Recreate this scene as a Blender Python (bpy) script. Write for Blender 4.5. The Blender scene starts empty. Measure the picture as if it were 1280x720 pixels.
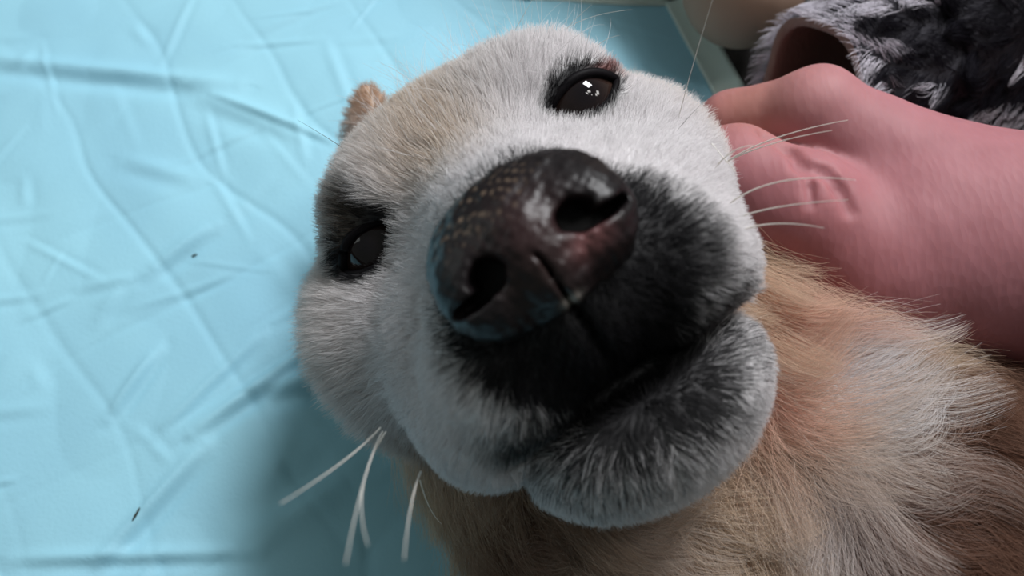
import bpy, math
import numpy as np
from mathutils import Vector, Matrix
from mathutils.kdtree import KDTree

rng = np.random.default_rng(7)
S = 0.01                       # everything below is worked out in centimetres
CAM_H = 23.3                   # camera height above the pad
TILT = math.radians(25)        # camera tilt away from straight down
scene = bpy.context.scene
COL = scene.collection

# ------------------------------------------------------------------ camera
cd = bpy.data.cameras.new('camera')
cam = bpy.data.objects.new('camera', cd); COL.objects.link(cam)
cam.location = (0, 0, CAM_H * S); cam.rotation_euler = (TILT, 0, 0)
cd.sensor_width = 36; cd.lens = 36 * 1000 / 1280
cd.clip_start = 0.005; cd.clip_end = 20
cd.dof.use_dof = True; cd.dof.focus_distance = 0.172; cd.dof.aperture_fstop = 13.5
scene.camera = cam

# ------------------------------------------------------------------ world, lamps, exposure
w = bpy.data.worlds.new('room_light'); scene.world = w; w.use_nodes = True
bg = w.node_tree.nodes['Background']
bg.inputs[0].default_value = (0.88, 1.0, 0.95, 1); bg.inputs[1].default_value = 0.13

def area(name, pos, target, sx, sy, power, color):
    ld = bpy.data.lights.new(name, 'AREA'); ld.shape = 'RECTANGLE'
    ld.size = sx; ld.size_y = sy; ld.energy = power; ld.color = color
    o = bpy.data.objects.new(name, ld); COL.objects.link(o)
    o.location = pos
    o.rotation_euler = (Vector(target) - Vector(pos)).to_track_quat('-Z', 'Y').to_euler()
    return o
scene.cycles.diffuse_bounces = 8
area('window_and_fill', (0.47, 0.80, 1.12), (0, 0.1, 0.05), 0.40, 0.32, 20.5, (0.965, 0.98, 1.0))  # the window, main light from upper right
area('window_and_fill', (-1.10, 0.30, 0.55), (0, 0.1, 0.08), 0.7, 0.5, 1.3, (0.92, 0.99, 0.97))  # no window here: fill lamp added to lift the shaded left cheek
scene.view_settings.view_transform = 'Standard'; scene.view_settings.look = 'None'
scene.view_settings.gamma = 1; scene.view_settings.use_curve_mapping = False
scene.view_settings.exposure = 0.0

# ------------------------------------------------------------------ frames
ct, st_ = math.cos(TILT), math.sin(TILT)
CAM = np.array([0, 0, CAM_H])
RIGHT = np.array([1.0, 0, 0]); DOWN = np.array([0, -ct, -st_]); FWD = np.array([0, st_, -ct])
def P(px, py, d):              # point at depth d on the line of sight of a photo pixel
    return CAM + d * (((px - 640) / 1000) * RIGHT + ((py - 360) / 1000) * DOWN + FWD)

# head frame: X along the eye line, Y up the forehead, Z out along the muzzle; origin between the eyes
c35, s35 = 0.8176, 0.5757
HX = c35 * RIGHT - s35 * DOWN
HY = -s35 * RIGHT - c35 * DOWN
HZ = -FWD
yaw = math.radians(-2.9)
HX, HZ = math.cos(yaw) * HX - math.sin(yaw) * HZ, math.cos(yaw) * HZ + math.sin(yaw) * HX
HO = P(597, 212, 17.0)
HM = np.stack([HX, HY, HZ], axis=1)
def Hd(x, y, z): return HO + HM @ np.array([x, y, z], float)
def toH(p): return (p - HO) @ HM

# ------------------------------------------------------------------ distance fields and meshing
def smin(a, b, k):
    h = np.clip(0.5 + 0.5 * (b - a) / k, 0, 1)
    return b + (a - b) * h - k * h * (1 - h)
def smax(a, b, k): return -smin(-a, -b, k)
def ell(p, c, r, M=HM):
    q = (p - c) @ M; r = np.array(r, float)
    k0 = np.sqrt(((q / r) ** 2).sum(1)) + 1e-9
    k1 = np.sqrt(((q / (r * r)) ** 2).sum(1)) + 1e-9
    return k0 * (k0 - 1) / k1
def cone(p, a, ra, b, rb):
    a = np.asarray(a); b = np.asarray(b); pa = p - a; ba = b - a
    h = np.clip(pa @ ba / (ba @ ba), 0, 1)
    return np.linalg.norm(pa - h[:, None] * ba, axis=1) - (ra + (rb - ra) * h)
def smoothstep(a, b, x):
    t = np.clip((x - a) / (b - a), 0, 1); return t * t * (3 - 2 * t)
def wave(p, f, seed):          # cheap smooth pseudo-noise in about -1..1
    r = np.random.default_rng(seed); o = np.zeros(len(p))
    for _ in range(5):
        k = r.normal(size=3); k *= f * r.uniform(0.6, 1.5) / np.linalg.norm(k)
        o += np.sin(p @ k + r.uniform(0, 6.28))
    return o / 3.2

def mesh_field(f, lo, hi, h, B=8):
    lo = np.array(lo, float); n = np.ceil((np.array(hi) - lo) / h / B).astype(int)
    N = n * B
    g = np.stack(np.meshgrid(*[np.arange(k) for k in n], indexing='ij'), -1).reshape(-1, 3)
    cen = lo + (g + 0.5) * B * h
    fc = f(cen)
    D = np.repeat(np.repeat(np.repeat(np.where(fc.reshape(n) < 0, -1.0, 1.0).astype(np.float32), B, 0), B, 1), B, 2)
    keep = np.abs(fc) < B * h * 1.35
    off = np.stack(np.meshgrid(*[np.arange(B)] * 3, indexing='ij'), -1).reshape(-1, 3)
    ids = g[keep]
    for s in range(0, len(ids), 400):
        q = (ids[s:s + 400, None, :] * B + off[None]).reshape(-1, 3)
        D[q[:, 0], q[:, 1], q[:, 2]] = f(lo + q * h)
    ins = D < 0
    cnt = np.zeros(N - 1, np.int8)
    for dx in (0, 1):
        for dy in (0, 1):
            for dz in (0, 1):
                cnt += ins[dx:N[0] - 1 + dx, dy:N[1] - 1 + dy, dz:N[2] - 1 + dz]
    cells = np.argwhere((cnt > 0) & (cnt < 8))
    idx = np.full(N - 1, -1, np.int32); idx[tuple(cells.T)] = np.arange(len(cells))
    acc = np.zeros((len(cells), 3)); num = np.zeros(len(cells))
    cor = [np.array(c) for c in ((0,0,0),(1,0,0),(0,1,0),(0,0,1),(1,1,0),(1,0,1),(0,1,1),(1,1,1))]
    vals = {tuple(c): D[tuple((cells + c).T)] for c in cor}
    for a in cor:
        for ax in range(3):
            if a[ax] == 0:
                b = a.copy(); b[ax] = 1
                va, vb = vals[tuple(a)], vals[tuple(b)]
                m = (va < 0) != (vb < 0)
                t = va / np.where(m, va - vb, 1)
                pt = a + t[:, None] * (b - a)
                acc[m] += pt[m]; num[m] += 1
    V = lo + (cells + acc / num[:, None]) * h
    F = []
    for ax in range(3):
        u, v = (ax + 1) % 3, (ax + 2) % 3
        sl0 = [slice(None)] * 3; sl1 = [slice(None)] * 3
        sl0[ax] = slice(0, -1); sl1[ax] = slice(1, None)
        e = np.argwhere(ins[tuple(sl0)] != ins[tuple(sl1)])
        e = e[(e[:, u] > 0) & (e[:, v] > 0) & (e[:, u] < N[u] - 1) & (e[:, v] < N[v] - 1)]
        eu = np.zeros(3, int); eu[u] = 1; ev = np.zeros(3, int); ev[v] = 1
        q = np.stack([idx[tuple((e - eu - ev).T)], idx[tuple((e - ev).T)], idx[tuple(e.T)], idx[tuple((e - eu).T)]], 1)
        flip = ~ins[tuple(e.T)]
        q[flip] = q[flip][:, ::-1]
        F.append(q)
    F = np.concatenate(F); F = F[(F >= 0).all(1)]
    return V, F

def link(name, data, parent=None, mat=None):
    o = bpy.data.objects.new(name, data); COL.objects.link(o)
    if mat is not None: data.materials.append(mat)
    if parent is not None: o.parent = parent
    return o
def to_mesh(name, V, F, mat=None, parent=None, col=None, smooth=True):
    me = bpy.data.meshes.new(name)
    V = np.asarray(V, float) * S; F = np.asarray(F)
    k = F.shape[1]
    me.vertices.add(len(V)); me.vertices.foreach_set('co', V.astype(np.float32).ravel())
    me.loops.add(F.size); me.loops.foreach_set('vertex_index', F.astype(np.int32).ravel())
    me.polygons.add(len(F)); me.polygons.foreach_set('loop_start', np.arange(0, F.size, k, dtype=np.int32))
    me.polygons.foreach_set('use_smooth', np.full(len(F), smooth))
    me.update(calc_edges=True)
    if col is not None:
        a = me.attributes.new('marking', 'FLOAT_COLOR', 'POINT')
        a.data.foreach_set('color', np.concatenate([col, np.ones((len(col), 1))], 1).astype(np.float32).ravel())
    return link(name, me, parent, mat)
def tag(o, label=None, cat=None, group=None, kind=None):
    for k, v in (('label', label), ('category', cat), ('group', group), ('kind', kind)):
        if v: o[k] = v
    return o

def tubes(name, paths, radii, mat, parent=None, n=8):
    V, F = [], []; base = 0
    for path, rad in zip(paths, radii):
        path = np.asarray(path, float); m = len(path)
        T = np.gradient(path, axis=0); T /= np.linalg.norm(T, axis=1)[:, None] + 1e-9
        ref = np.array([0.3, 0.5, 0.81])
        A = np.cross(T, ref); A /= np.linalg.norm(A, axis=1)[:, None]; Bv = np.cross(T, A)
        th = np.linspace(0, 2 * np.pi, n, endpoint=False)
        ring = path[:, None] + np.asarray(rad)[:, None, None] * (np.cos(th)[None, :, None] * A[:, None] + np.sin(th)[None, :, None] * Bv[:, None])
        V.append(ring.reshape(-1, 3))
        i = np.arange(m - 1)[:, None]; j = np.arange(n)[None]
        F.append(np.stack([base + i * n + j, base + i * n + (j + 1) % n, base + (i + 1) * n + (j + 1) % n, base + (i + 1) * n + j], -1).reshape(-1, 4))
        base += m * n
    return to_mesh(name, np.concatenate(V), np.concatenate(F), mat, parent)
def bez(pts, n=14):
    pts = np.asarray(pts, float); t = np.linspace(0, 1, n)[:, None]
    if len(pts) == 3:
        return (1-t)**2*pts[0] + 2*t*(1-t)*pts[1] + t*t*pts[2]
    return (1-t)**3*pts[0] + 3*t*(1-t)**2*pts[1] + 3*t*t*(1-t)*pts[2] + t**3*pts[3]

# ------------------------------------------------------------------ materials
def mat(name, color=(0.5,)*3, rough=0.6, **kw):
    m = bpy.data.materials.new(name); m.use_nodes = True
    b = m.node_tree.nodes['Principled BSDF']
    b.inputs['Base Color'].default_value = (*color, 1); b.inputs['Roughness'].default_value = rough
    for k, v in kw.items():
        b.inputs[k].default_value = v
    return m, m.node_tree, b
def node(nt, t, **kw):
    n = nt.nodes.new(t)
    for k, v in kw.items():
        if k in n.inputs.keys(): n.inputs[k].default_value = v
        else: setattr(n, k, v)
    return n
def bump(nt, b, src, strength, dist):
    n = node(nt, 'ShaderNodeBump'); n.inputs['Strength'].default_value = strength; n.inputs['Distance'].default_value = dist
    nt.links.new(src, n.inputs['Height']); nt.links.new(n.outputs[0], b.inputs['Normal']); return n
def coords(nt): return node(nt, 'ShaderNodeTexCoord').outputs['Object']
def noise(nt, scale, detail=3, vec=None):
    n = node(nt, 'ShaderNodeTexNoise'); n.inputs['Scale'].default_value = scale; n.inputs['Detail'].default_value = detail
    nt.links.new(vec if vec is not None else coords(nt), n.inputs['Vector']); return n
def ramp(nt, src, stops):
    r = node(nt, 'ShaderNodeValToRGB'); e = r.color_ramp.elements
    while len(e) < len(stops): e.new(0.5)
    for el, (p, c) in zip(e, stops): el.position = p; el.color = (*c, 1)
    nt.links.new(src, r.inputs[0]); return r
def mix(nt, fac, a, b_, mode='MIX'):
    n = node(nt, 'ShaderNodeMix', data_type='RGBA', blend_type=mode)
    for sock, v in ((n.inputs[0], fac), (n.inputs[6], a), (n.inputs[7], b_)):
        if hasattr(v, 'is_output'): nt.links.new(v, sock)
        elif isinstance(v, tuple): sock.default_value = (*v, 1)
        else: sock.default_value = v
    return n.outputs[2]
def attr_col(nt):
    a = node(nt, 'ShaderNodeAttribute'); a.attribute_name = 'marking'; return a.outputs['Color']

M_hide, nt, b = mat('dog_skin', rough=0.75)
nz = noise(nt, 420, 3)
nt.links.new(mix(nt, 0.35, attr_col(nt), ramp(nt, nz.outputs[0], [(0.3, (0.55,)*3), (0.7, (1.0,)*3)]).outputs[0], 'MULTIPLY'), b.inputs['Base Color'])
bump(nt, b, nz.outputs[0], 0.3, 0.0006)
M_fur, nt, b = mat('dog_fur', rough=0.55)
nt.links.new(attr_col(nt), b.inputs['Base Color'])
b.inputs['Specular IOR Level'].default_value = 0.15
tr = node(nt, 'ShaderNodeBsdfTranslucent'); ac = [n for n in nt.nodes if n.type == 'ATTRIBUTE'][0]
nt.links.new(ac.outputs['Color'], tr.inputs[0])
ms = node(nt, 'ShaderNodeMixShader'); ms.inputs[0].default_value = 0.4
nt.links.new(b.outputs[0], ms.inputs[1]); nt.links.new(tr.outputs[0], ms.inputs[2])
nt.links.new(ms.outputs[0], [n for n in nt.nodes if n.type == 'OUTPUT_MATERIAL'][0].inputs[0])
M_sleevefur, nt, b = mat('fleece_pile', rough=0.7, **{'Specular IOR Level': 0.08})
nt.links.new(attr_col(nt), b.inputs['Base Color'])

M_pad, nt, b = mat('pad_nonwoven', (0.33, 0.74, 0.83), 0.62)
n1 = noise(nt, 14, 4); n2 = noise(nt, 900, 2)
base = ramp(nt, n1.outputs[0], [(0.32, (0.285, 0.56, 0.70)), (0.68, (0.33, 0.63, 0.75))]).outputs[0]
nt.links.new(base, b.inputs['Base Color'])
b.inputs['Subsurface Weight'].default_value = 0.0
b.inputs['Specular IOR Level'].default_value = 0.25
bump(nt, b, n2.outputs[0], 0.25, 0.0004)
M_film, nt, b = mat('pad_film', (0.50, 0.62, 0.58), 0.35)
bump(nt, b, noise(nt, 60, 3).outputs[0], 0.3, 0.001)

# ------------------------------------------------------------------ floor
M_floor, nt, b = mat('dark_blanket', (0.012, 0.010, 0.009), 0.9)
bump(nt, b, noise(nt, 300, 4).outputs[0], 0.5, 0.002)
fv = np.array([[-120, -90, -0.6], [120, -90, -0.6], [120, 130, -0.6], [-120, 130, -0.6]])
tag(to_mesh('floor', fv, [[0, 1, 2, 3]], M_floor), 'dark floor covering under the pad', kind='structure')

# ------------------------------------------------------------------ absorbent pad
def pad_height(x, y):
    z = np.zeros_like(x)
    p3 = np.stack([x, y, 0 * x], -1).reshape(-1, 3)
    wv = (wave(p3, 0.55, 3) * 0.5 + wave(p3, 1.3, 4) * 0.25).reshape(x.shape)
    xx = x + 0.6 * wv; yy = y + 0.6 * wave(p3, 0.8, 5).reshape(x.shape)
    # quilting: two families of pressed lines
    for (dx, dy, sp, ph, dep) in ((0.60, -0.80, 3.6, 0.6, 0.045), (0.84, 0.54, 3.9, 0.3, 0.045)):
        nx, ny = -dy, dx
        t = (xx * nx + yy * ny) / sp + ph
        dist = np.abs(t - np.round(t)) * sp
        fade = 0.25 + 0.75 * smoothstep(-0.5, 0.6, wave(p3, 0.5, int(31 + dx * 10))).reshape(x.shape)
        z -= fade * (dep * np.exp(-(dist / 0.14) ** 2) + 0.07 * np.exp(-(dist / 0.9) ** 2))
    # creases (start, end in cm, height, width)
    for (ax, ay, bx, by, hh, ww) in CREASES:
        ba = np.array([bx - ax, by - ay]); L2 = ba @ ba
        h = np.clip(((x - ax) * ba[0] + (y - ay) * ba[1]) / L2, 0, 1)
        d = ((x - ax - h * ba[0]) * -ba[1] + (y - ay - h * ba[1]) * ba[0]) / math.sqrt(L2)
        d2 = np.hypot(x - ax - h * ba[0], y - ay - h * ba[1])
        taper = np.sin(np.pi * np.clip(h, 0.02, 0.98)) ** 0.5
        z += taper * hh * np.exp(-(d2 / ww) ** 2) - taper * hh * 0.6 * np.exp(-((d2 - 1.6 * ww) / ww) ** 2) * (d < 0)
    z += 0.10 * wv + 0.012 * (wave(p3, 3.5, 8) + np.abs(wave(p3, 2.4, 9)) * 1.5).reshape(x.shape)
    z += 0.10 * np.abs(wave(p3, 1.1, 12)).reshape(x.shape)
    return z + 0.25
def ground(px, py):
    D = CAM_H / (ct + st_ * (py - 360) / 1000); q = P(px, py, D); return q[0], q[1]
CREASES = []
for (x0, y0, x1, y1, hh, ww) in ((-40, 78, 300, 112, 0.2, 0.35), (270, 125, 425, 185, 0.08, 0.14), (190, 345, 270, 285, 0.14, 0.25), (160, 205, 250, 230, 0.08, 0.3),
                                 (245, 545, 400, 430, 0.22, 0.22), (130, 705, 260, 560, 0.2, 0.25), (140, 525, 200, 440, 0.15, 0.2), (200, 545, 330, 420, 0.12, 0.2),
                                 (440, 600, 300, 690, 0.2, 0.5), (20, 700, 330, 690, 0.12, 0.2), (330, 490, 460, 465, 0.25, 0.3), (250, 120, 380, 170, 0.15, 0.4)):
    a, bb = ground(x0, y0), ground(x1, y1); CREASES.append((*a, *bb, hh, ww))
for _ in range(110):
    x0, y0 = rng.uniform(-21, 3), rng.uniform(0, 24); an = rng.choice([0.6, 2.2, 1.4, 0.1]) + rng.normal(0, 0.35); ln = rng.uniform(0.8, 4)
    CREASES.append((x0, y0, x0 + ln * math.cos(an), y0 + ln * math.sin(an), rng.uniform(0.015, 0.06), rng.uniform(0.07, 0.25)))
gx = np.concatenate([np.linspace(-44, -21, 40, endpoint=False), np.linspace(-21, 0, 250, endpoint=False), np.linspace(0, 1, 80)])
U, Vv = np.meshgrid(np.concatenate([np.linspace(0, 0.45, 40, endpoint=False), np.linspace(0.45, 1, 340)]),
                    np.concatenate([np.linspace(0, 0.42, 30, endpoint=False), np.linspace(0.42, 1, 300)]), indexing='ij')
def pad_xy(U, Vv):
    y0 = -14 + Vv * 37
    xe = 6.1 + 0.32 * np.clip(22.8 - y0, 0, 9) - 0.05 * np.clip(22.8 - y0, 0, 9) ** 1.3 * 0
    x = -40 + U * (xe + 40)
    y = y0 + Vv * 0.06 * (4 - x) * (x < 4)
    return x, y
px_, py_ = pad_xy(U, Vv)
pz_ = pad_height(px_, py_)
# the pad slumps where its corner runs off behind the head, and its rim turns up
pz_ = pz_ * (1 - 0.6 * smoothstep(0.9, 1.0, U))
def grid_faces(n, m):
    i = np.arange(n - 1)[:, None]; j = np.arange(m - 1)[None]
    return np.stack([i * m + j, (i + 1) * m + j, (i + 1) * m + j + 1, i * m + j + 1], -1).reshape(-1, 4)
pad = to_mesh('absorbent_pad', np.stack([px_, py_, pz_], -1).reshape(-1, 3), grid_faces(*U.shape), M_pad)
tag(pad, 'pale turquoise quilted absorbent pad spread under the dog', 'pet pad')
sm = pad.modifiers.new('thickness', 'SOLIDIFY'); sm.thickness = 0.002; sm.offset = -1
# plastic rim along the right edge and the top edge
def rim(pts, out, wdt, up):
    n, m = len(pts), 8
    V = []
    for k in range(m):
        t = k / (m - 1)
        V.append(pts + out * (wdt * (t - 0.25)) + np.array([0, 0, 1.0]) * (up * t * t + 0.06))
    return np.stack(V, 1).reshape(-1, 3), grid_faces(n, m)
right_pts = np.stack([px_[-1, ::3], py_[-1, ::3], pz_[-1, ::3]], -1)
Vr, Fr = rim(right_pts, np.array([0.95, 0.2, 0]), 1.05, 0.35)
r1 = to_mesh('rim', Vr, Fr, M_film, pad); tag(r1, 'greyish plastic rim')
top_pts = np.stack([px_[::3, -1], py_[::3, -1], pz_[::3, -1]], -1)
Vr, Fr = rim(top_pts, np.array([0.0, 1.0, 0]), 1.2, 0.2)
r2 = to_mesh('rim', Vr, Fr, M_film, pad)
for r in (r1, r2):
    s = r.modifiers.new('thickness', 'SOLIDIFY'); s.thickness = 0.0004
# two dark crumbs lying on it
M_crumb, _, _ = mat('crumb', (0.03, 0.04, 0.03), 0.8)
for (cx, cy, L, ang, lab) in ((246, 323, 0.09, 0.5, 'tiny dark crumb on the pad, the one nearer the dog'), (179, 646, 0.20, 1.2, 'small dark sliver lying on the lower part of the pad')):
    gx_, gy_ = ground(cx, cy)
    gz_ = float(pad_height(np.array([gx_]), np.array([gy_]))[0]) + 0.03
    d = np.array([math.cos(ang), math.sin(ang), 0]) * L
    c0 = np.array([gx_, gy_, gz_])
    tag(tubes('crumb', [bez([c0 - d, c0 + np.array([0.02, 0, 0.02]), c0 + d], 6)], [np.array([0.01, .03, .035, .03, .03, .01])], M_crumb), lab, 'crumb')

# ------------------------------------------------------------------ dog: the body as one field
EYES = {}
for sgn in (-1, 1):
    e = np.array([sgn * 0.22, 0.06, 1.0]); e /= np.linalg.norm(e)
    a = np.array([1.0, -sgn * 0.05, 0]); a -= e * (a @ e); a /= np.linalg.norm(a)
    bb = np.cross(e, a)
    EYES[sgn] = (np.array([2.52, -0.08, -0.95] if sgn > 0 else [-2.65, -0.03, -0.95]), np.stack([a, bb, e], 1))
EYE_R = 1.08
def almond(q, wa=0.92, up=0.38, lo=0.46):
    a, b_ = q[:, 0], q[:, 1]
    h = np.where(b_ > 0, up, lo) * (1 - (a / wa) ** 2)
    return (np.abs(b_) - h) * 0.75
def head_field(p):
    h = toH(p)
    ax = h * np.array([1, 1, 1])
    hs = np.abs(h[:, 0])                       # mirrored half for paired forms
    m = np.stack([hs, h[:, 1], h[:, 2]], 1)
    I = np.eye(3)
    d = ell(h, np.array([-0.35, -0.50, -4.2]), (4.15, 3.5, 5.0), I)
    d = smin(d, ell(m, np.array([1.7, 0.72, -1.5]), (1.85, 1.36, 1.7), I), 0.9)           # brows
    d = smin(d, ell(m, np.array([3.1, -2.0, -2.5]), (1.72, 2.2, 2.9), I), 0.9)          # cheeks
    d = smin(d, ell(h, np.array([-4.2, -2.15, -2.0]), (1.4, 2.15, 2.0), I), 1.5)
    d = smin(d, cone(h, np.array([0, -0.7, -0.6]), 1.7, np.array([0, -1.95, 4.0]), 1.15), 0.8)   # bridge
    d = smin(d, cone(h, np.array([0, -2.5, -0.5]), 2.75, np.array([0, -2.75, 3.7]), 1.75), 0.9)  # muzzle
    d = smin(d, ell(m, np.array([2.12, -2.95, 0.7]), (1.7, 1.6, 2.2), I), 1.5)
    d = smin(d, ell(m, np.array([1.5, -3.5, 3.2]), (1.4, 1.4, 1.75), I), 0.5)      # lips
    d = smin(d, ell(h, np.array([-2.6, -4.2, 1.7]), (1.2, 1.3, 1.9), I), 0.9)
    d = smin(d, ell(m, np.array([2.3, -4.0, 1.7]), (1.12, 1.2, 1.9), I), 0.5)
    # philtrum and mouth gap
    d = smax(d, -(np.maximum(hs - 0.04, 0) + np.maximum(-(h[:, 2] - 4.35), 0) - 0.02), 0.14)
    jaw = ell(h, np.array([-0.05, -5.82, 1.9]), (2.5, 1.42, 2.55), I)
    jaw = smin(jaw, cone(h, np.array([0, -5.2, -2]), 2.2, np.array([0, -5.7, 1.5]), 1.6), 0.8)
    d = np.where(True, smin(d, jaw, 0.16), d)
    gap = np.maximum(np.abs(h[:, 1] + 5.0 + 0.10 * np.maximum(3.0 - h[:, 2], 0) - 0.05 * hs ** 2 * 0) - 0.05, 0.6 - h[:, 2]) 
    gap = np.maximum(gap, hs - 2.6)
    d = smax(d, -gap, 0.25)
    # eye bulges and openings
    for sgn in (-1, 1):
        c, M = EYES[sgn]
        q = (h - c) @ M
        r = np.linalg.norm(q, axis=1)
        d = smin(d, r - 1.24, 0.35)
        d = smax(d, -np.maximum(almond(q), 0.25 - q[:, 2]), 0.10)
    # ears: folded back flaps
    for sgn in (-1, 1):
        if sgn < 0: a_, t_ = Hd(-3.2, 1.6, -6.4), P(460, 117, 22.6)
        else: a_, t_ = Hd(3.4, 1.4, -6.6), Hd(5.6, -1.6, -8.0)
        mid = (a_ + t_) / 2
        e1 = (t_ - a_); L = np.linalg.norm(e1); e1 = e1 / L
        e3 = np.cross(e1, HZ); e3 /= np.linalg.norm(e3); e2 = np.cross(e3, e1)
        d = smin(d, ell(p, mid, (L / 2 + 0.25, 0.62, 0.7), np.stack([e1, e2, e3], 1)), 0.4)
    return d
def neck_field(p):
    # neck, chest, trunk, folded forelegs, thigh (mostly out of frame)
    nk = cone(p, Hd(0, -3.6, -5.0), 4.0, P(1030, 635, 20.6), 4.1)
    nk = smin(nk, cone(p, P(1030, 635, 20.6), 4.1, P(1330, 815, 19.2), 5.0), 1.5)
    nk = smin(nk, cone(p, P(600, 450, 20.8), 2.5, P(790, 670, 19.9), 2.9), 1.2)
    nk = smin(nk, cone(p, P(790, 670, 19.9), 2.9, P(1150, 860, 19.5), 4.5), 1.5)
    nk = smin(nk, cone(p, P(1330, 815, 19.2), 5.0, P(1750, 930, 18.5), 5.9), 2.0)
    nk = smin(nk, cone(p, P(1750, 900, 18.5), 5.9, P(2150, 900, 19), 5.2), 2.0)
    nk = smin(nk, cone(p, P(1270, 980, 17), 1.8, P(1400, 1230, 17), 1.2), 1.2)
    nk = smin(nk, cone(p, P(1400, 1230, 17), 1.2, P(1190, 1260, 19.5), 1.0), 0.6)
    nk = smin(nk, cone(p, P(2050, 1020, 17.5), 2.6, P(1950, 1330, 18), 1.4), 1.2)
    nk = smin(nk, cone(p, P(1950, 1330, 18), 1.4, P(1780, 1320, 20), 1.0), 0.6)
    return nk
def body_field(p):
    d = smin(head_field(p), neck_field(p), 0.9)
    return smax(d, 0.42 - p[:, 2], 0.6)        # rests flat on the pad

def surf(f, px, py, d0=10.0, d1=30.0, n=240):
    """first point of a field met on the line of sight of a pixel"""
    ds = np.linspace(d0, d1, n); pts = np.array([P(px, py, d) for d in ds])
    v = f(pts); i = np.argmax(v < 0)
    return pts[i]
def g3(x, c, s): return np.exp(-(((x - c) / s) ** 2).sum(1))
WHITE = np.array([0.83, 0.805, 0.815]); CREAM = np.array([0.74, 0.61, 0.47]); TAN = np.array([0.45, 0.285, 0.185])
BROWN = np.array([0.25, 0.135, 0.095]); BLACK = np.array([0.012, 0.011, 0.013]); PINK = np.array([0.80, 0.50, 0.42])
def lerp(a, b_, t): return a + (np.asarray(b_) - a) * np.clip(t, 0, 1)[:, None]
BODY_DIR = P(1500, 820, 18) - P(900, 520, 18); BODY_DIR /= np.linalg.norm(BODY_DIR)
def head_weight(p):
    """1 on the head, 0 on neck and trunk"""
    return smoothstep(-0.5, 0.5, neck_field(p) - head_field(p))
SPOT = {k: surf(body_field, *k) for k in ((1000, 520), (985, 395), (960, 500), (640, 690), (1050, 450), (1060, 540), (1020, 660), (1120, 600), (830, 690), (930, 610), (1200, 480))}
def body_color(p, jit=None):
    """fur markings, in head coordinates; jit = per-hair random 0..1"""
    h = toH(p); n = len(p)
    if jit is None: jit = np.full(n, 0.5)
    x, y, z = h.T; hs = np.abs(x)
    wv = wave(p, 1.6, 21); wv2 = wave(p, 4.0, 22)
    c = np.tile(WHITE, (n, 1))
    # tan streak up the forehead, cream cheeks
    c = lerp(c, CREAM, 0.8 * np.exp(-((x + 0.4 + 0.2 * wv) / 1.1) ** 2) * smoothstep(-0.6, 0.8, y) * (0.45 + 0.9 * jit * jit))
    c = lerp(c, BROWN, 0.55 * np.exp(-((x + 0.5) / 0.7) ** 2) * smoothstep(0.2, 1.0, y) * smoothstep(2.6, 1.8, y) * (jit > 0.86))
    c = lerp(c, CREAM, 0.35 * smoothstep(0.5, 3.2, y) * (0.6 + 0.4 * wv))
    c = lerp(c, CREAM, 0.55 * smoothstep(-3, -5, z) * smoothstep(3.6, 4.6, hs))
    c = lerp(c, CREAM, 0.55 * g3(h, [4.6, -2.0, -2.6], 1.6))
    c = lerp(c, CREAM, 0.30 * g3(h, [-4.9, -1.2, -2.2], 2.2))
    c = lerp(c, TAN, 0.75 * g3(h, [-4.2, -3.9, -1.6], 1.1))
    # skull back and body: tan to brown away from the head
    bd = 1 - head_weight(p)
    al = (p - SPOT[(1000, 520)]) @ BODY_DIR
    sp = lambda x_, y_, r: g3(p, SPOT[(x_, y_)], r)
    neck = lerp(np.tile(CREAM, (n, 1)), TAN, 0.2 + 0.35 * wv)
    neck = lerp(neck, TAN, smoothstep(1.2, 2.8, al + 0.7 * wv))
    neck = lerp(neck, BROWN, 0.97 * smoothstep(1.4, 3.4, al + 0.9 * wv))
    neck = lerp(neck, BROWN * 0.8, 0.7 * sp(1200, 480, 1.3))
    neck = lerp(neck, PINK, 0.85 * sp(985, 395, 1.2) + 0.75 * sp(960, 500, 0.9))
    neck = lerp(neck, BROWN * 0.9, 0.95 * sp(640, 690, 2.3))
    tuft = 1.25 * sp(1050, 450, 1.0) + 1.1 * sp(1060, 540, 1.0) + 0.6 * sp(1020, 660, 0.9) + 0.6 * sp(1120, 600, 0.7) + 0.8 * sp(830, 690, 1.5) + 0.5 * sp(930, 610, 0.8)
    neck = lerp(neck, WHITE, np.clip(tuft * (0.75 + 0.8 * wave(p, 3.0, 25) + 0.5 * (jit - 0.5)), 0, 1))
    c = lerp(c, neck, bd)
    # ear tips
    c = lerp(c, TAN * 1.25, 0.9 * g3(p, P(453, 108, 22.0), 1.5))
    # dark mask round the nose, lips and chin front
    m1 = smoothstep(2.05, 1.75, np.sqrt(((x - 0.15) / 1.12) ** 2 + ((y + 3.15) / 1.25) ** 2) + 0.22 * wv + 0.75 * (jit - 0.5)) * smoothstep(2.9, 3.7, z)
    m2 = smoothstep(0.75, 0.1, np.abs(y + 4.65) + 0.4 * (jit - 0.5) + 0.10 * np.maximum(hs - 1.0, 0)) * smoothstep(1.2, 2.4, z) * smoothstep(2.9, 2.1, hs)
    m3 = smoothstep(1.42, 1.22, np.sqrt(((x - 0.15) / 1.6) ** 2 + ((y + 4.95) / 0.95) ** 2) + 1.3 * (jit - 0.5) + 0.2 * wv2) * smoothstep(1.6, 2.6, z)
    m4 = 0.8 * smoothstep(0.8, 0.5, np.sqrt(((x - 1.9) / 1.1) ** 2 + ((y + 3.6) / 1.2) ** 2) + 0.5 * (jit - 0.5)) * smoothstep(1.8, 2.8, z)
    c = lerp(c, BLACK, np.clip(np.maximum.reduce([m1, m2, m3 * 0.95, m4]), 0, 1))
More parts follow.
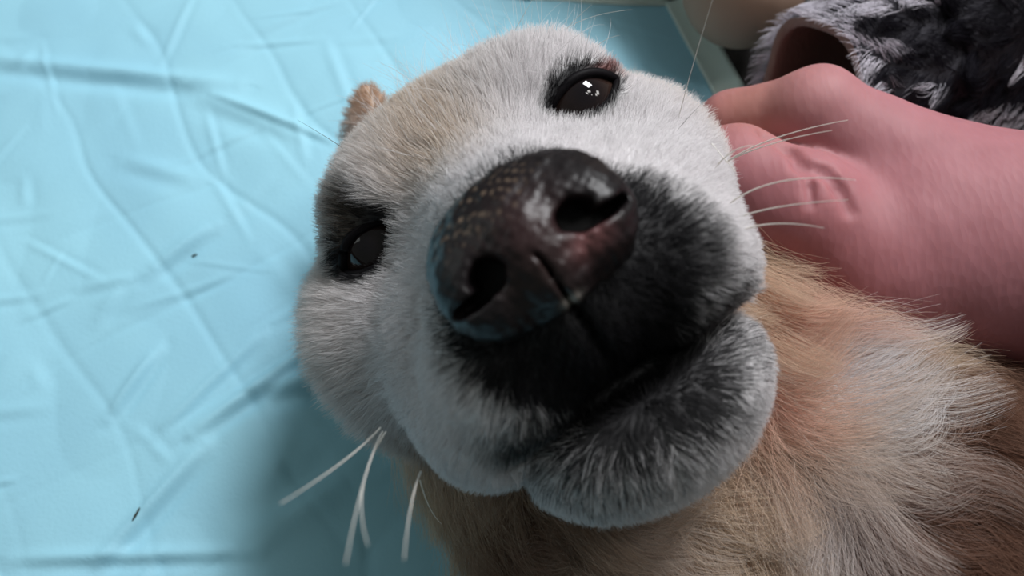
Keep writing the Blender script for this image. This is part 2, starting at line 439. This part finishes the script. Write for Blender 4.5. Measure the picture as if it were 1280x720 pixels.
    # eye surrounds
    for sgn in (-1, 1):
        ec, M = EYES[sgn]; q = (h - ec) @ M
        ring = smoothstep(0.34 if sgn < 0 else 0.22, 0.10 if sgn < 0 else 0.05, almond(q) - 0.10 * smoothstep(0, 0.3, q[:, 1]) + 0.14 * (jit - 0.5)) * (q[:, 2] > 0)
        c = lerp(c, BLACK, ring)
        if sgn < 0:   # black patch rising over the left eye, dark inner corner
            pt = smoothstep(1.0, 0.25, np.sqrt(((q[:, 0] - 0.25) / 0.75) ** 2 + ((q[:, 1] - 0.75) / 0.85) ** 2) + 0.5 * (jit - 0.5)) * (q[:, 2] > -0.3)
            c = lerp(c, BLACK, pt)
            c = lerp(c, [0.25, 0.2, 0.15], 0.55 * smoothstep(1.2, 0.4, np.sqrt(((q[:, 0] + 0.1) / 0.8) ** 2 + ((q[:, 1] - 1.2) / 1.0) ** 2)) * jit)
        else:
            c = lerp(c, PINK, 0.45 * g3(q, [1.6, 0.25, -0.1], [0.8, 0.22, 1.0]))
            c = lerp(c, [0.30, 0.10, 0.09], 0.8 * g3(q, [0.98, 0.32, 0.55], [0.42, 0.13, 0.9]))
            c = lerp(c, BLACK, 0.8 * g3(q, [-1.15, -0.18, 0.5], [0.17, 0.09, 0.9]))
    return c

lo, hi = np.array([-9, -18, 0.0]), np.array([36, 21, 20])
BV, BF = mesh_field(body_field, lo, hi, 0.11)
dog = to_mesh('dog', BV, BF, M_hide, col=body_color(BV) * 0.85)
tag(dog, 'cream white dog with black muzzle lying on the turquoise pad, looking up', 'dog')

# ------------------------------------------------------------------ hair
def make_curves(name, pts, rad, col, m, parent):
    n, k = pts.shape[:2]
    cu = bpy.data.hair_curves.new(name)
    cu.add_curves([k] * n)
    cu.attributes['position'].data.foreach_set('vector', (pts * S).astype(np.float32).ravel())
    ra = cu.attributes.get('radius') or cu.attributes.new('radius', 'FLOAT', 'POINT')
    taper = np.linspace(1, 0.25, k)
    ra.data.foreach_set('value', (rad[:, None] * taper[None] * S).astype(np.float32).ravel())
    ca = cu.attributes.new('marking', 'FLOAT_COLOR', 'POINT')
    cc = np.repeat(np.concatenate([col, np.ones((n, 1))], 1)[:, None], k, 1)
    ca.data.foreach_set('color', cc.astype(np.float32).ravel())
    o = bpy.data.objects.new(name, cu); COL.objects.link(o)
    cu.materials.append(m); o.parent = parent
    o['kind'] = 'stuff'
    return o
def scatter(V, F, dens, n_max=10**7, seed=1):
    r = np.random.default_rng(seed)
    A, B_, C, D_ = (V[F[:, i]] for i in range(4))
    nr = np.cross(C - A, D_ - B_); ar = np.linalg.norm(nr, axis=1) / 2; nr /= 2 * ar[:, None] + 1e-12
    cen = (A + B_ + C + D_) / 4
    lam = ar * dens(cen, nr)
    cnt = r.poisson(lam)
    i = np.repeat(np.arange(len(F)), cnt)
    u, v = r.uniform(size=(2, len(i), 1))
    pos = A[i] * (1-u) * (1-v) + B_[i] * u * (1-v) + C[i] * u * v + D_[i] * (1-u) * v
    return pos, nr[i]
def strands(pos, nr, flow, L, lift0, lift1, k=5, mess=0.15, seed=2, clump=None, curl=0.0):
    r = np.random.default_rng(seed); n = len(pos)
    flow = flow - nr * (flow * nr).sum(1)[:, None]
    flow /= np.linalg.norm(flow, axis=1)[:, None] + 1e-9
    flow = flow + mess * r.normal(size=(n, 3)); 
    flow -= nr * (flow * nr).sum(1)[:, None]; flow /= np.linalg.norm(flow, axis=1)[:, None] + 1e-9
    d0 = flow * np.cos(lift0)[:, None] + nr * np.sin(lift0)[:, None]
    d1 = flow * np.cos(lift1)[:, None] + nr * np.sin(lift1)[:, None]
    t = np.linspace(0, 1, k)[None, :, None]
    pts = pos[:, None] + L[:, None, None] * (d0[:, None] * (t - t * t / 2) + d1[:, None] * t * t / 2)
    if curl:
        ph = wave(pos, 2.2, 31)[:, None, None] * 2
        side = np.cross(flow, nr)
        pts = pts + side[:, None] * (curl * L[:, None, None] * (np.sin(t * 4 + ph) - np.sin(ph)) * t)
    if clump is not None:
        ncl, amt = clump
        ids = r.choice(n, ncl, replace=False)
        kd = KDTree(ncl)
        for q, ii in enumerate(ids): kd.insert(Vector(pos[ii]), q)
        kd.balance()
        near = np.array([kd.find(Vector(x))[1] for x in pos])
        tgt = pts[ids[near]]
        rel = np.linalg.norm(pos - pos[ids[near]], axis=1)
        wgt = (amt * np.exp(-(rel / 0.9) ** 2))[:, None, None] * t ** 1.2
        pts = pts + (tgt - pts) * wgt
    return pts

def flow_of(p, hw):
    h = toH(p)
    d = h - np.array([0, -2.3, 6.5])
    f = (d / np.linalg.norm(d, axis=1)[:, None]) @ HM.T
    nd = P(1500, 820, 18) - P(900, 520, 18); nd = nd / np.linalg.norm(nd)
    fn = np.tile(nd, (len(p), 1)) + 0.8 * np.stack([wave(p, 0.9, 41), wave(p, 0.9, 42) - 0.5, wave(p, 0.9, 43) * 0.5], 1)
    return f * hw[:, None] + fn * (1 - hw)[:, None]
def view_ok(c, nr):
    v = CAM - c; v = v / np.linalg.norm(v, axis=1)[:, None]
    return (v * nr).sum(1)
nose_c = np.array([0, -2.12, 4.75])
def bald(p):
    h = toH(p); q = (h - nose_c) / np.array([1.5, 1.2, 1.4])
    b_ = (q ** 2).sum(1) < 0.72
    for sgn in (-1, 1):
        ec, M = EYES[sgn]; e = (h - ec) @ M
        b_ |= (almond(e) < 0.035) & (e[:, 2] > 0)
    return b_
def dens_head(c, nr):
    hw = head_weight(c); vis = view_ok(c, nr)
    return np.where(bald(c), 0, np.where(hw > 0.45, np.where(vis > -0.45, 640, 140), 0))
pos, nr = scatter(BV, BF, dens_head, seed=11)
h = toH(pos); hw = head_weight(pos); n = len(pos)
jit = rng.uniform(size=n)
muz = smoothstep(0.5, 3.5, h[:, 2])
L = (0.62 - 0.30 * muz) * rng.uniform(0.7, 1.25, n)
L *= 1 + 0.6 * smoothstep(3.8, 5.0, np.abs(h[:, 0])) + 0.25 * (1 - hw)
L *= 1 + 0.7 * smoothstep(-6.2, -7.0, h[:, 1]) * (h[:, 2] > 0)
L *= 1 - 0.5 * smoothstep(0.9, 0.4, np.linalg.norm((h - nose_c) / np.array([2.0, 1.7, 2.0]), axis=1) - 0.3)
for sgn in (-1, 1):
    ec, M = EYES[sgn]; e = (h - ec) @ M
    L *= 1 - 0.6 * smoothstep(0.5, 0.1, almond(e)) * (e[:, 2] > 0)
L *= 1 - 0.6 * g3(pos, P(460, 117, 22.0), 1.5)
lift0 = np.full(n, 0.62) + rng.normal(0, 0.12, n); lift1 = np.full(n, 0.14) + rng.normal(0, 0.12, n)
pts = strands(pos, nr, flow_of(pos, hw), L, lift0, lift1, mess=0.2, clump=(n // 45, 0.35), seed=5)
col = body_color(pos, jit) * rng.uniform(0.82, 1.08, n)[:, None]
make_curves('fur', pts, np.full(n, 0.0050) * rng.uniform(0.7, 1.2, n), np.clip(col, 0, 0.95), M_fur, dog)
print('head hairs', n)

# sparse longer guard hairs standing off the brow and crown
pos, nr = scatter(BV, BF, lambda c, nn: np.where((head_weight(c) > 0.5) & (toH(c)[:, 1] > 0.5) & (toH(c)[:, 2] > -5) & (toH(c)[:, 0] > -1.5), 7.0, 0.0), seed=21)
n = len(pos); hw = head_weight(pos)
pts = strands(pos, nr, flow_of(pos, hw), rng.uniform(0.8, 1.7, n), rng.uniform(0.7, 1.2, n), rng.uniform(0.2, 0.9, n), k=7, mess=0.4, seed=22)
make_curves('guard_hair', pts, np.full(n, 0.0045), np.tile(WHITE, (n, 1)), M_fur, dog)

def dens_body(c, nr):
    hw = head_weight(c); vis = view_ok(c, nr)
    inview = (c[:, 0] < 16) & (c[:, 1] > -9)
    return np.where(hw > 0.75, 0, np.where(inview & (vis > -0.4), 240, 25)) * (c[:, 2] > 0.9)
pos, nr = scatter(BV, BF, dens_body, seed=12)
hw = head_weight(pos); n = len(pos); jit = rng.uniform(size=n)
L = (0.7 + 1.5 * smoothstep(0.9, 0.1, hw)) * rng.uniform(0.5, 1.3, n)
lift0 = np.full(n, 0.85) + rng.normal(0, 0.2, n); lift1 = np.full(n, 0.15) + rng.normal(0, 0.3, n)
pts = strands(pos, nr, flow_of(pos, hw), L, lift0, lift1, k=7, mess=0.5, clump=(n // 140, 0.85), seed=6, curl=0.16)
col = body_color(pos, jit) * rng.uniform(0.8, 1.2, n)[:, None]
make_curves('coat', pts, np.full(n, 0.0052) * rng.uniform(0.7, 1.2, n), np.clip(col, 0, 0.95), M_fur, dog)
print('body hairs', n)

# ------------------------------------------------------------------ nose
def nose_field(p):
    h = toH(p); x, y, z = ((h - nose_c) / 1.17).T; hs = np.abs(x)
    # rounded trapezoid, wide on top
    wid = 1.40 + 0.12 * np.clip(y, -1, 1)
    d = (np.sqrt(np.sqrt((x / wid) ** 4 + (y / 1.10) ** 4 + (np.maximum(z, -9) / 1.05) ** 4 + 2 * ((x / wid) * (y / 1.1)) ** 2 * 0.9 + 2 * ((x / wid) * (z / 1.05)) ** 2 + 2 * ((y / 1.1) * (z / 1.05)) ** 2 + 1e-9)) - 1) * 0.95
    m = np.stack([hs, y, z], 1); I = np.eye(3)
    d = smin(d, ell(m, np.array([0.85, -0.15, 0.45]), (0.50, 0.62, 0.55), I), 0.3)     # wings
    d = smin(d, ell(m, np.array([0.0, -0.1, 0.7]), (0.42, 0.75, 0.45), I), 0.25)
    # nostrils: round hole sweeping out into a side slit
    d = smax(d, -ell(m, np.array([0.64, -0.02, 0.95]), (0.25, 0.21, 0.75), I), 0.10)
    d = smax(d, -ell(m, np.array([0.94, -0.2, 0.75]), (0.36, 0.10, 0.55), I), 0.08)
    # philtrum
    d = smax(d, -(np.maximum(hs - 0.015, y + 0.15) + np.maximum(0.3 - z, 0)), 0.10)
    d = d * 1.17 + 0.010 * wave(p, 16, 51) + 0.012 * wave(p, 30, 52)
    return d
nc = Hd(*nose_c)
NV, NF = mesh_field(nose_field, nc - 2.4, nc + 2.4, 0.037)
hq = toH(NV) - nose_c
ncol = np.tile(np.array([0.008, 0.006, 0.007]), (len(NV), 1))
ncol = lerp(ncol, [0.042, 0.018, 0.019], 0.75 * g3(hq, [0.10, 0.12, 1.1], [0.62, 0.6, 0.9]) )
ncol = lerp(ncol, [0.22, 0.09, 0.09], 0.8 * g3(hq, [0.72, -0.45, 1.1], [0.30, 0.20, 0.8]))
ncol = lerp(ncol, [0.025, 0.014, 0.012], 0.6 * g3(hq, [-0.2, -0.5, 1.1], [0.5, 0.5, 0.9]))
fl = smoothstep(0.25, 0.8, wave(NV @ HM * np.array([1.6, 0.7, 1.0]), 24, 61) * 0.6 + wave(NV, 45, 62) * 0.6)
ncol = lerp(ncol, [0.24, 0.17, 0.12], 0.6 * fl * smoothstep(0.3, 0.9, hq[:, 1]) * smoothstep(1.0, -0.1, hq[:, 0]))
ncol = lerp(ncol, [0.6, 0.55, 0.5], 0.9 * g3(hq, [0.02, -0.98, 0.7], [0.14, 0.07, 0.6]))
M_nose, nt, b = mat('nose_leather', rough=0.42, **{'Specular IOR Level': 0.35})
nt.links.new(attr_col(nt), b.inputs['Base Color'])
vo = node(nt, 'ShaderNodeTexVoronoi'); vo.inputs['Scale'].default_value = 900; nt.links.new(coords(nt), vo.inputs['Vector'])
bump(nt, b, vo.outputs['Distance'], 0.25, 0.0004)
nose = to_mesh('nose', NV, NF, M_nose, dog, col=ncol)
tag(nose, 'black nose with a pinkish brown patch and pale flecks')

# ------------------------------------------------------------------ eyes
M_eye, nt, b = mat('eye', (0.01, 0.008, 0.008), 0.05, **{'Specular IOR Level': 0.4})
oc = coords(nt)
sep = node(nt, 'ShaderNodeSeparateXYZ'); nt.links.new(oc, sep.inputs[0])
rr = ramp(nt, sep.outputs[2], [(0.0, (0.30, 0.24, 0.22)), (0.004, (0.06, 0.03, 0.02)), (0.0085, (0.035, 0.02, 0.016)), (0.0095, (0.004, 0.004, 0.006))])
nt.links.new(rr.outputs[0], b.inputs['Base Color'])
M_lid, _, _ = mat('eyelid', (0.005, 0.004, 0.005), 0.55, **{'Specular IOR Level': 0.08})
for sgn in (-1, 1):
    c, M = EYES[sgn]
    th = np.linspace(0, np.pi, 40); ph = np.linspace(0, 2 * np.pi, 64, endpoint=False)
    TH, PH = np.meshgrid(th, ph, indexing='ij')
    r_ = np.where(TH < 0.62, 1.0 + 0.055 * np.cos(TH / 0.62 * np.pi / 2) , 1.0) * EYE_R
    V = np.stack([r_ * np.sin(TH) * np.cos(PH), r_ * np.sin(TH) * np.sin(PH), r_ * np.cos(TH)], -1).reshape(-1, 3)
    i = np.arange(39)[:, None]; j = np.arange(64)[None]
    F = np.stack([i*64+j, (i+1)*64+j, (i+1)*64+(j+1) % 64, i*64+(j+1) % 64], -1).reshape(-1, 4)
    eye = to_mesh('eye', V, F, M_eye, dog)
    R3 = HM @ M
    eye.matrix_local = Matrix.Translation(Vector(Hd(*c) * S)) @ Matrix(R3.tolist()).to_4x4()
    # black lid margin: a closed tube round the opening
    a = np.cos(np.linspace(0, 2 * np.pi, 61)) * 0.92; s = np.sin(np.linspace(0, 2 * np.pi, 61))
    bb = np.where(s > 0, 0.38, -0.46) * (1 - (a / 0.92) ** 2 + 0.02)
    zz = np.sqrt(np.maximum(1.15 ** 2 - a * a - bb * bb, 0.05))
    path = HO + (c + np.stack([a, bb, zz], 1) @ M.T) @ HM.T
    if sgn > 0: EYE_W = Hd(*c)
    lid = tubes('eyelid', [path], [0.08 + 0.035 * np.clip(s, 0, 1)], M_lid, dog)

# ceiling lamp: a few small bright panels, mirrored in the eye
ctr = EYE_W
ray = P(744, 116, 1.0) - CAM; ray /= np.linalg.norm(ray)
bq = ray @ (CAM - ctr); tq = -bq - math.sqrt(max(bq * bq - ((CAM - ctr) @ (CAM - ctr) - (EYE_R * 1.05) ** 2), 0))
hitp = CAM + tq * ray; nn_ = (hitp - ctr) / np.linalg.norm(hitp - ctr)
ref = ray - 2 * (ray @ nn_) * nn_
u_ = np.cross(ref, [0, 0, 1.0]); u_ /= np.linalg.norm(u_); v_ = np.cross(u_, ref)
for (du, dv, sz) in ((-24, 4, 15), (-15, -6, 10), (14, 6, 12), (24, -5, 9), (34, 0, 9), (6, -10, 5)):
    lp = (hitp + ref * 90 + v_ * du - u_ * dv) * S
    area('ceiling_lamp', tuple(lp), tuple(hitp * S), sz * S, sz * S * 0.8, 0.0035 * sz * sz, (1.0, 0.98, 0.95))

# ------------------------------------------------------------------ whiskers, each a part
M_wh, nt, b = mat('whisker', (0.92, 0.88, 0.82), 0.35, **{'Transmission Weight': 0.3})
M_whd, _, _ = mat('dark_whisker', (0.10, 0.09, 0.08), 0.4)
def whisker(pxs, r0=0.014, m=M_wh):
    path = bez([P(*q) for q in pxs], 16)
    tubes('whisker', [path], [np.linspace(r0, r0 * 0.25, 16)], m, dog, 6)
for pxs in (((905, 205, 16), (950, 170, 15.2), (1060, 150, 15)), ((912, 200, 16), (960, 176, 15), (1040, 163, 14.8)),
            ((890, 215, 15), (915, 180, 14.6), (945, 182, 14.5)), ((905, 260, 14.4), (960, 212, 13.8), (1070, 225, 13.4)),
            ((915, 275, 14.2), (960, 255, 13.6), (1060, 250, 13)), ((920, 290, 14), (965, 272, 13.6), (1030, 285, 13)),
            ((890, 180, 16), (900, 192, 15.7), (920, 215, 15.7)),
            ((475, 535, 14.5), (440, 575, 12), (350, 630, 9.8)), ((478, 540, 14.5), (455, 580, 11.5), (432, 705, 9.0)),
            ((482, 540, 14.5), (436, 610, 11.7), (460, 682, 9.4)), ((526, 590, 14), (512, 620, 11.5), (505, 700, 9.5)),
            ((525, 600, 16), (535, 640, 16), (552, 655, 16))):
    whisker(pxs, 0.02 if pxs[0][0] < 540 else 0.019)
whisker(((842, 172, 17), (862, 90, 15.5), (897, -20, 14)), 0.010, M_wh)
whisker(((820, 200, 16), (845, 160, 15.6), (882, 125, 15.4)), 0.007, M_whd)
whisker(((430, 186, 18), (410, 172, 17.8), (372, 150, 18)), 0.009, M_whd)
for pxs in (((640, 45, 19), (655, 18, 18.5), (668, -5, 18.5)), ((690, 50, 18.5), (720, 18, 18), (790, 12, 17.8)),
            ((735, 70, 18), (750, 48, 17.6), (775, 44, 17.5)), ((700, 48, 18.5), (716, 24, 18.2), (740, 6, 18))):
    whisker(pxs, 0.008, M_wh)

# ------------------------------------------------------------------ person's hand and forearm
CREASE_LINES = []
def hand_field(p):
    fa = cone(p, P(1800, 390, 18.5), 3.5, P(1290, 318, 19.6), 2.62)
    fa = smin(fa, cone(p, P(1800, 390, 18.5), 3.5, P(2700, 420, 17.0), 4.2), 1.5)
    d = smin(fa, cone(p, P(1290, 318, 19.6), 2.6, P(1160, 290, 20.2), 2.4), 1.0)
    d = smin(d, cone(p, P(1200, 265, 20.4), 2.0, P(1022, 150, 20.6), 1.22), 0.9)       # back of hand to index knuckle
    d = smin(d, cone(p, P(1200, 300, 21.5), 2.2, P(1040, 215, 22.0), 1.5), 1.0)
    d = smin(d, cone(p, P(1180, 335, 19.8), 2.15, P(1080, 330, 20.0), 2.05), 0.9)        # ball of the thumb
    fi = cone(p, P(1018, 148, 20.6), 1.2, P(915, 156, 21.9), 0.90)                      # index
    fi = smin(fi, cone(p, P(915, 156, 21.9), 0.90, P(850, 195, 23.8), 0.75), 0.25)
    d = smin(d, fi, 0.35)
    th = cone(p, P(1080, 320, 19.8), 1.85, P(1000, 266, 19.6), 1.42)                    # thumb
    th = smin(th, cone(p, P(1000, 266, 19.6), 1.42, P(920, 218, 20.1), 1.2), 0.5)
    th = smin(th, cone(p, P(920, 218, 20.1), 1.2, P(850, 215, 21.4), 0.85), 0.3)
    d = smin(d, th, 0.28)
    d = smin(d, cone(p, P(1110, 360, 20.5), 1.9, P(985, 335, 21.2), 1.4), 0.8)         # palm side
    for k, (a_, b_, c_) in enumerate((((1040, 200, 22.6), (930, 205, 24.0), (870, 265, 25.2)), ((1060, 250, 23.6), (960, 262, 25.0), (895, 320, 25.2)),
                                      ((1085, 305, 24.0), (1005, 330, 25.2), (955, 375, 25.0)))):
        f = cone(p, P(*a_), 1.15, P(*b_), 0.88)
        f = smin(f, cone(p, P(*b_), 0.88, P(*c_), 0.72), 0.2)
        d = smin(d, f, 0.3)
    d = smin(d, ell(p, P(1015, 128, 20.2), (0.85, 0.7, 0.7)), 0.6)
    for a_, b_, r0 in CREASE_LINES:
        d = smax(d, -cone(p, a_, r0, b_, r0 * 0.7), 0.22)
    d += 0.02 * wave(p, 2.2, 71) + 0.010 * wave(p, 5.5, 72)
    return d
CREASE_LINES = []
_cl = []
for pl, r0 in (([(955, 168), (985, 186), (1000, 205)], 0.13), ([(1000, 205), (1030, 214), (1050, 236), (1062, 262)], 0.16), ([(1004, 208), (1012, 232), (1014, 255)], 0.07)):
    q = [surf(hand_field, *z) for z in pl]
    _cl += [(q[k], q[k + 1], r0) for k in range(len(q) - 1)]
CREASE_LINES = _cl
HVt, HF = mesh_field(hand_field, np.array([2.5, 0, 0.3]), np.array([40, 19, 17]), 0.09)
hcol = np.tile(np.array([0.38, 0.155, 0.175]), (len(HVt), 1))
hcol = lerp(hcol, [0.44, 0.20, 0.13], 0.6 * g3(HVt, P(940, 128, 20.5), 1.6))
hcol = lerp(hcol, [0.36, 0.11, 0.11], 0.6 * g3(HVt, P(1000, 350, 19), 2.2))
hcol = lerp(hcol, [0.46, 0.22, 0.23], 0.5 * g3(HVt, P(1020, 110, 19.6), 1.6))
M_skin, nt, b = mat('skin', rough=0.6, **{'Specular IOR Level': 0.3})
n3 = noise(nt, 130, 4)
nt.links.new(mix(nt, 0.5, attr_col(nt), ramp(nt, n3.outputs[0], [(0.3, (0.80, 0.74, 0.74)), (0.7, (1.0, 1.0, 1.0))]).outputs[0], 'MULTIPLY'), b.inputs['Base Color'])
b.inputs['Subsurface Weight'].default_value = 0.25; b.inputs['Subsurface Radius'].default_value = (0.006, 0.002, 0.0012); b.inputs['Subsurface Scale'].default_value = 1
v2 = node(nt, 'ShaderNodeTexVoronoi'); v2.inputs['Scale'].default_value = 420; mp = node(nt, 'ShaderNodeMapping'); mp.inputs['Scale'].default_value = (1.6, 0.6, 1.0); mp.inputs['Rotation'].default_value = (0, 0, 0.5); nt.links.new(coords(nt), mp.inputs[0]); nt.links.new(mp.outputs[0], v2.inputs['Vector'])
bump(nt, b, v2.outputs['Distance'], 0.22, 0.0004)
person = to_mesh('person', HVt, HF, M_skin, col=hcol)
tag(person, 'person\'s bare pink hand and forearm reaching in to hold the dog behind its cheek', 'person')

# ------------------------------------------------------------------ fuzzy black and white sleeve with brown lining
M_knit, nt, b = mat('fleece_ground', (0.02, 0.018, 0.025), 0.9)
M_lining, nt, b = mat('sleeve_lining', (0.22, 0.13, 0.105), 0.85)
bump(nt, b, noise(nt, 500, 4).outputs[0], 0.6, 0.001)
def loft(rings):
    n, m = rings.shape[:2]
    i = np.arange(n - 1)[:, None]; j = np.arange(m)[None]
    return rings.reshape(-1, 3), np.stack([i*m+j, i*m+(j+1) % m, (i+1)*m+(j+1) % m, (i+1)*m+j], -1).reshape(-1, 4)
SP = [P(1012, 108, 24.0), P(1120, 85, 25.6), P(1290, 20, 26.5), P(1600, -120, 26)]
SR = [1.95, 2.9, 3.8, 4.4]
def sleeve_ring(t, scale=1.0):
    k = t * 3; i = min(int(k), 2); f = k - i; f2 = f
    c = SP[i] * (1 - f2) + SP[i + 1] * f2; r = (SR[i] * (1 - f) + SR[i + 1] * f) * scale
    ax = SP[min(i + 1, 3)] - SP[i]; ax = ax / np.linalg.norm(ax)
    a_ = np.cross(ax, [0, 0, 1.0]); a_ /= np.linalg.norm(a_); b_ = np.cross(a_, ax)
    th = np.linspace(0, 2 * np.pi, 48, endpoint=False)
    w_ = 1 + 0.05 * np.sin(3 * th + 5 * t) + 0.04 * np.sin(5 * th - 9 * t)
    return c + (r * w_)[:, None] * (np.cos(th)[:, None] * a_ + np.sin(th)[:, None] * b_)
rings = np.stack([sleeve_ring(t) for t in np.linspace(0, 1, 60)])
SV, SF = loft(rings)
sleeve = to_mesh('sleeve', SV, SF, M_knit)
tag(sleeve, 'fuzzy black sleeve flecked with white, its cuff open behind the bare hand', 'sleeve')
inner = np.stack([sleeve_ring(0.0, 1.0)] + [sleeve_ring(t, 0.86) for t in np.linspace(0.004, 0.8, 20)])
IV, IF = loft(inner)
lin = to_mesh('lining', IV, IF[:, ::-1], M_lining, sleeve); tag(lin, 'brown lining inside the cuff')
cenl = SV.reshape(60, 48, 3).mean(1)
pos, nr = scatter(SV, SF, lambda c, nn: np.full(len(c), 120.0), seed=15)
axd = SP[2] - SP[0]; axd /= np.linalg.norm(axd)
ci = ((pos - SP[0]) @ axd)
cc = SP[0] + ci[:, None] * axd
sg = np.sign(((pos - cc) * nr).sum(1)); nr = nr * sg[:, None]
n = len(pos)
fq = pos - 0.68 * ci[:, None] * axd
fleck = wave(fq, 3.6, 81) + 0.6 * wave(fq, 5.5, 82)
white = smoothstep(0.34, 0.55, fleck + 1.6 * np.exp(-(ci / 0.8) ** 2) + 1.3 * g3(pos, P(1060, 15, 25), 1.5) - 0.12)
col = lerp(np.tile(np.array([0.007, 0.006, 0.010]), (n, 1)), [0.80, 0.76, 0.84], white * rng.uniform(0.6, 1.0, n))
pts = strands(pos, nr, np.tile(-axd, (n, 1)) + 0.5 * np.stack([wave(pos, 1.0, 84), wave(pos, 1.0, 85), 0 * ci], 1), rng.uniform(0.5, 1.0, n), np.full(n, 0.7), np.full(n, 0.1), mess=0.25, clump=(n // 90, 0.8), seed=16)
make_curves('pile', pts, np.full(n, 0.009), col, M_sleevefur, sleeve)

# ------------------------------------------------------------------ beige fabric beyond the pad
M_beige, nt, b = mat('beige_cloth', (0.29, 0.185, 0.13), 0.85)
wv_ = node(nt, 'ShaderNodeTexWave'); wv_.inputs['Scale'].default_value = 700; nt.links.new(coords(nt), wv_.inputs['Vector'])
bump(nt, b, wv_.outputs[0], 0.3, 0.0003)
def cloth_field(p):
    d = cone(p, np.array([7.9, 20.9, 2.9]), 2.05, np.array([8.5, 28, 6]), 3.0)
    d = smin(d, cone(p, np.array([8.2, 23.2, 3.6]), 2.2, np.array([8, 33, 10]), 6.0), 1.5)  # unseen rear mass, added to throw shade on the pad's top corner
    d += 0.15 * wave(p, 0.7, 91)
    return smax(d, -0.5 - p[:, 2], 0.3)
CV, CF = mesh_field(cloth_field, np.array([0, 17, -1]), np.array([30, 42, 18]), 0.3)
tag(to_mesh('fabric_fold', CV, CF, M_beige), 'blurred beige fabric bulge beyond the corner of the pad', 'fabric')
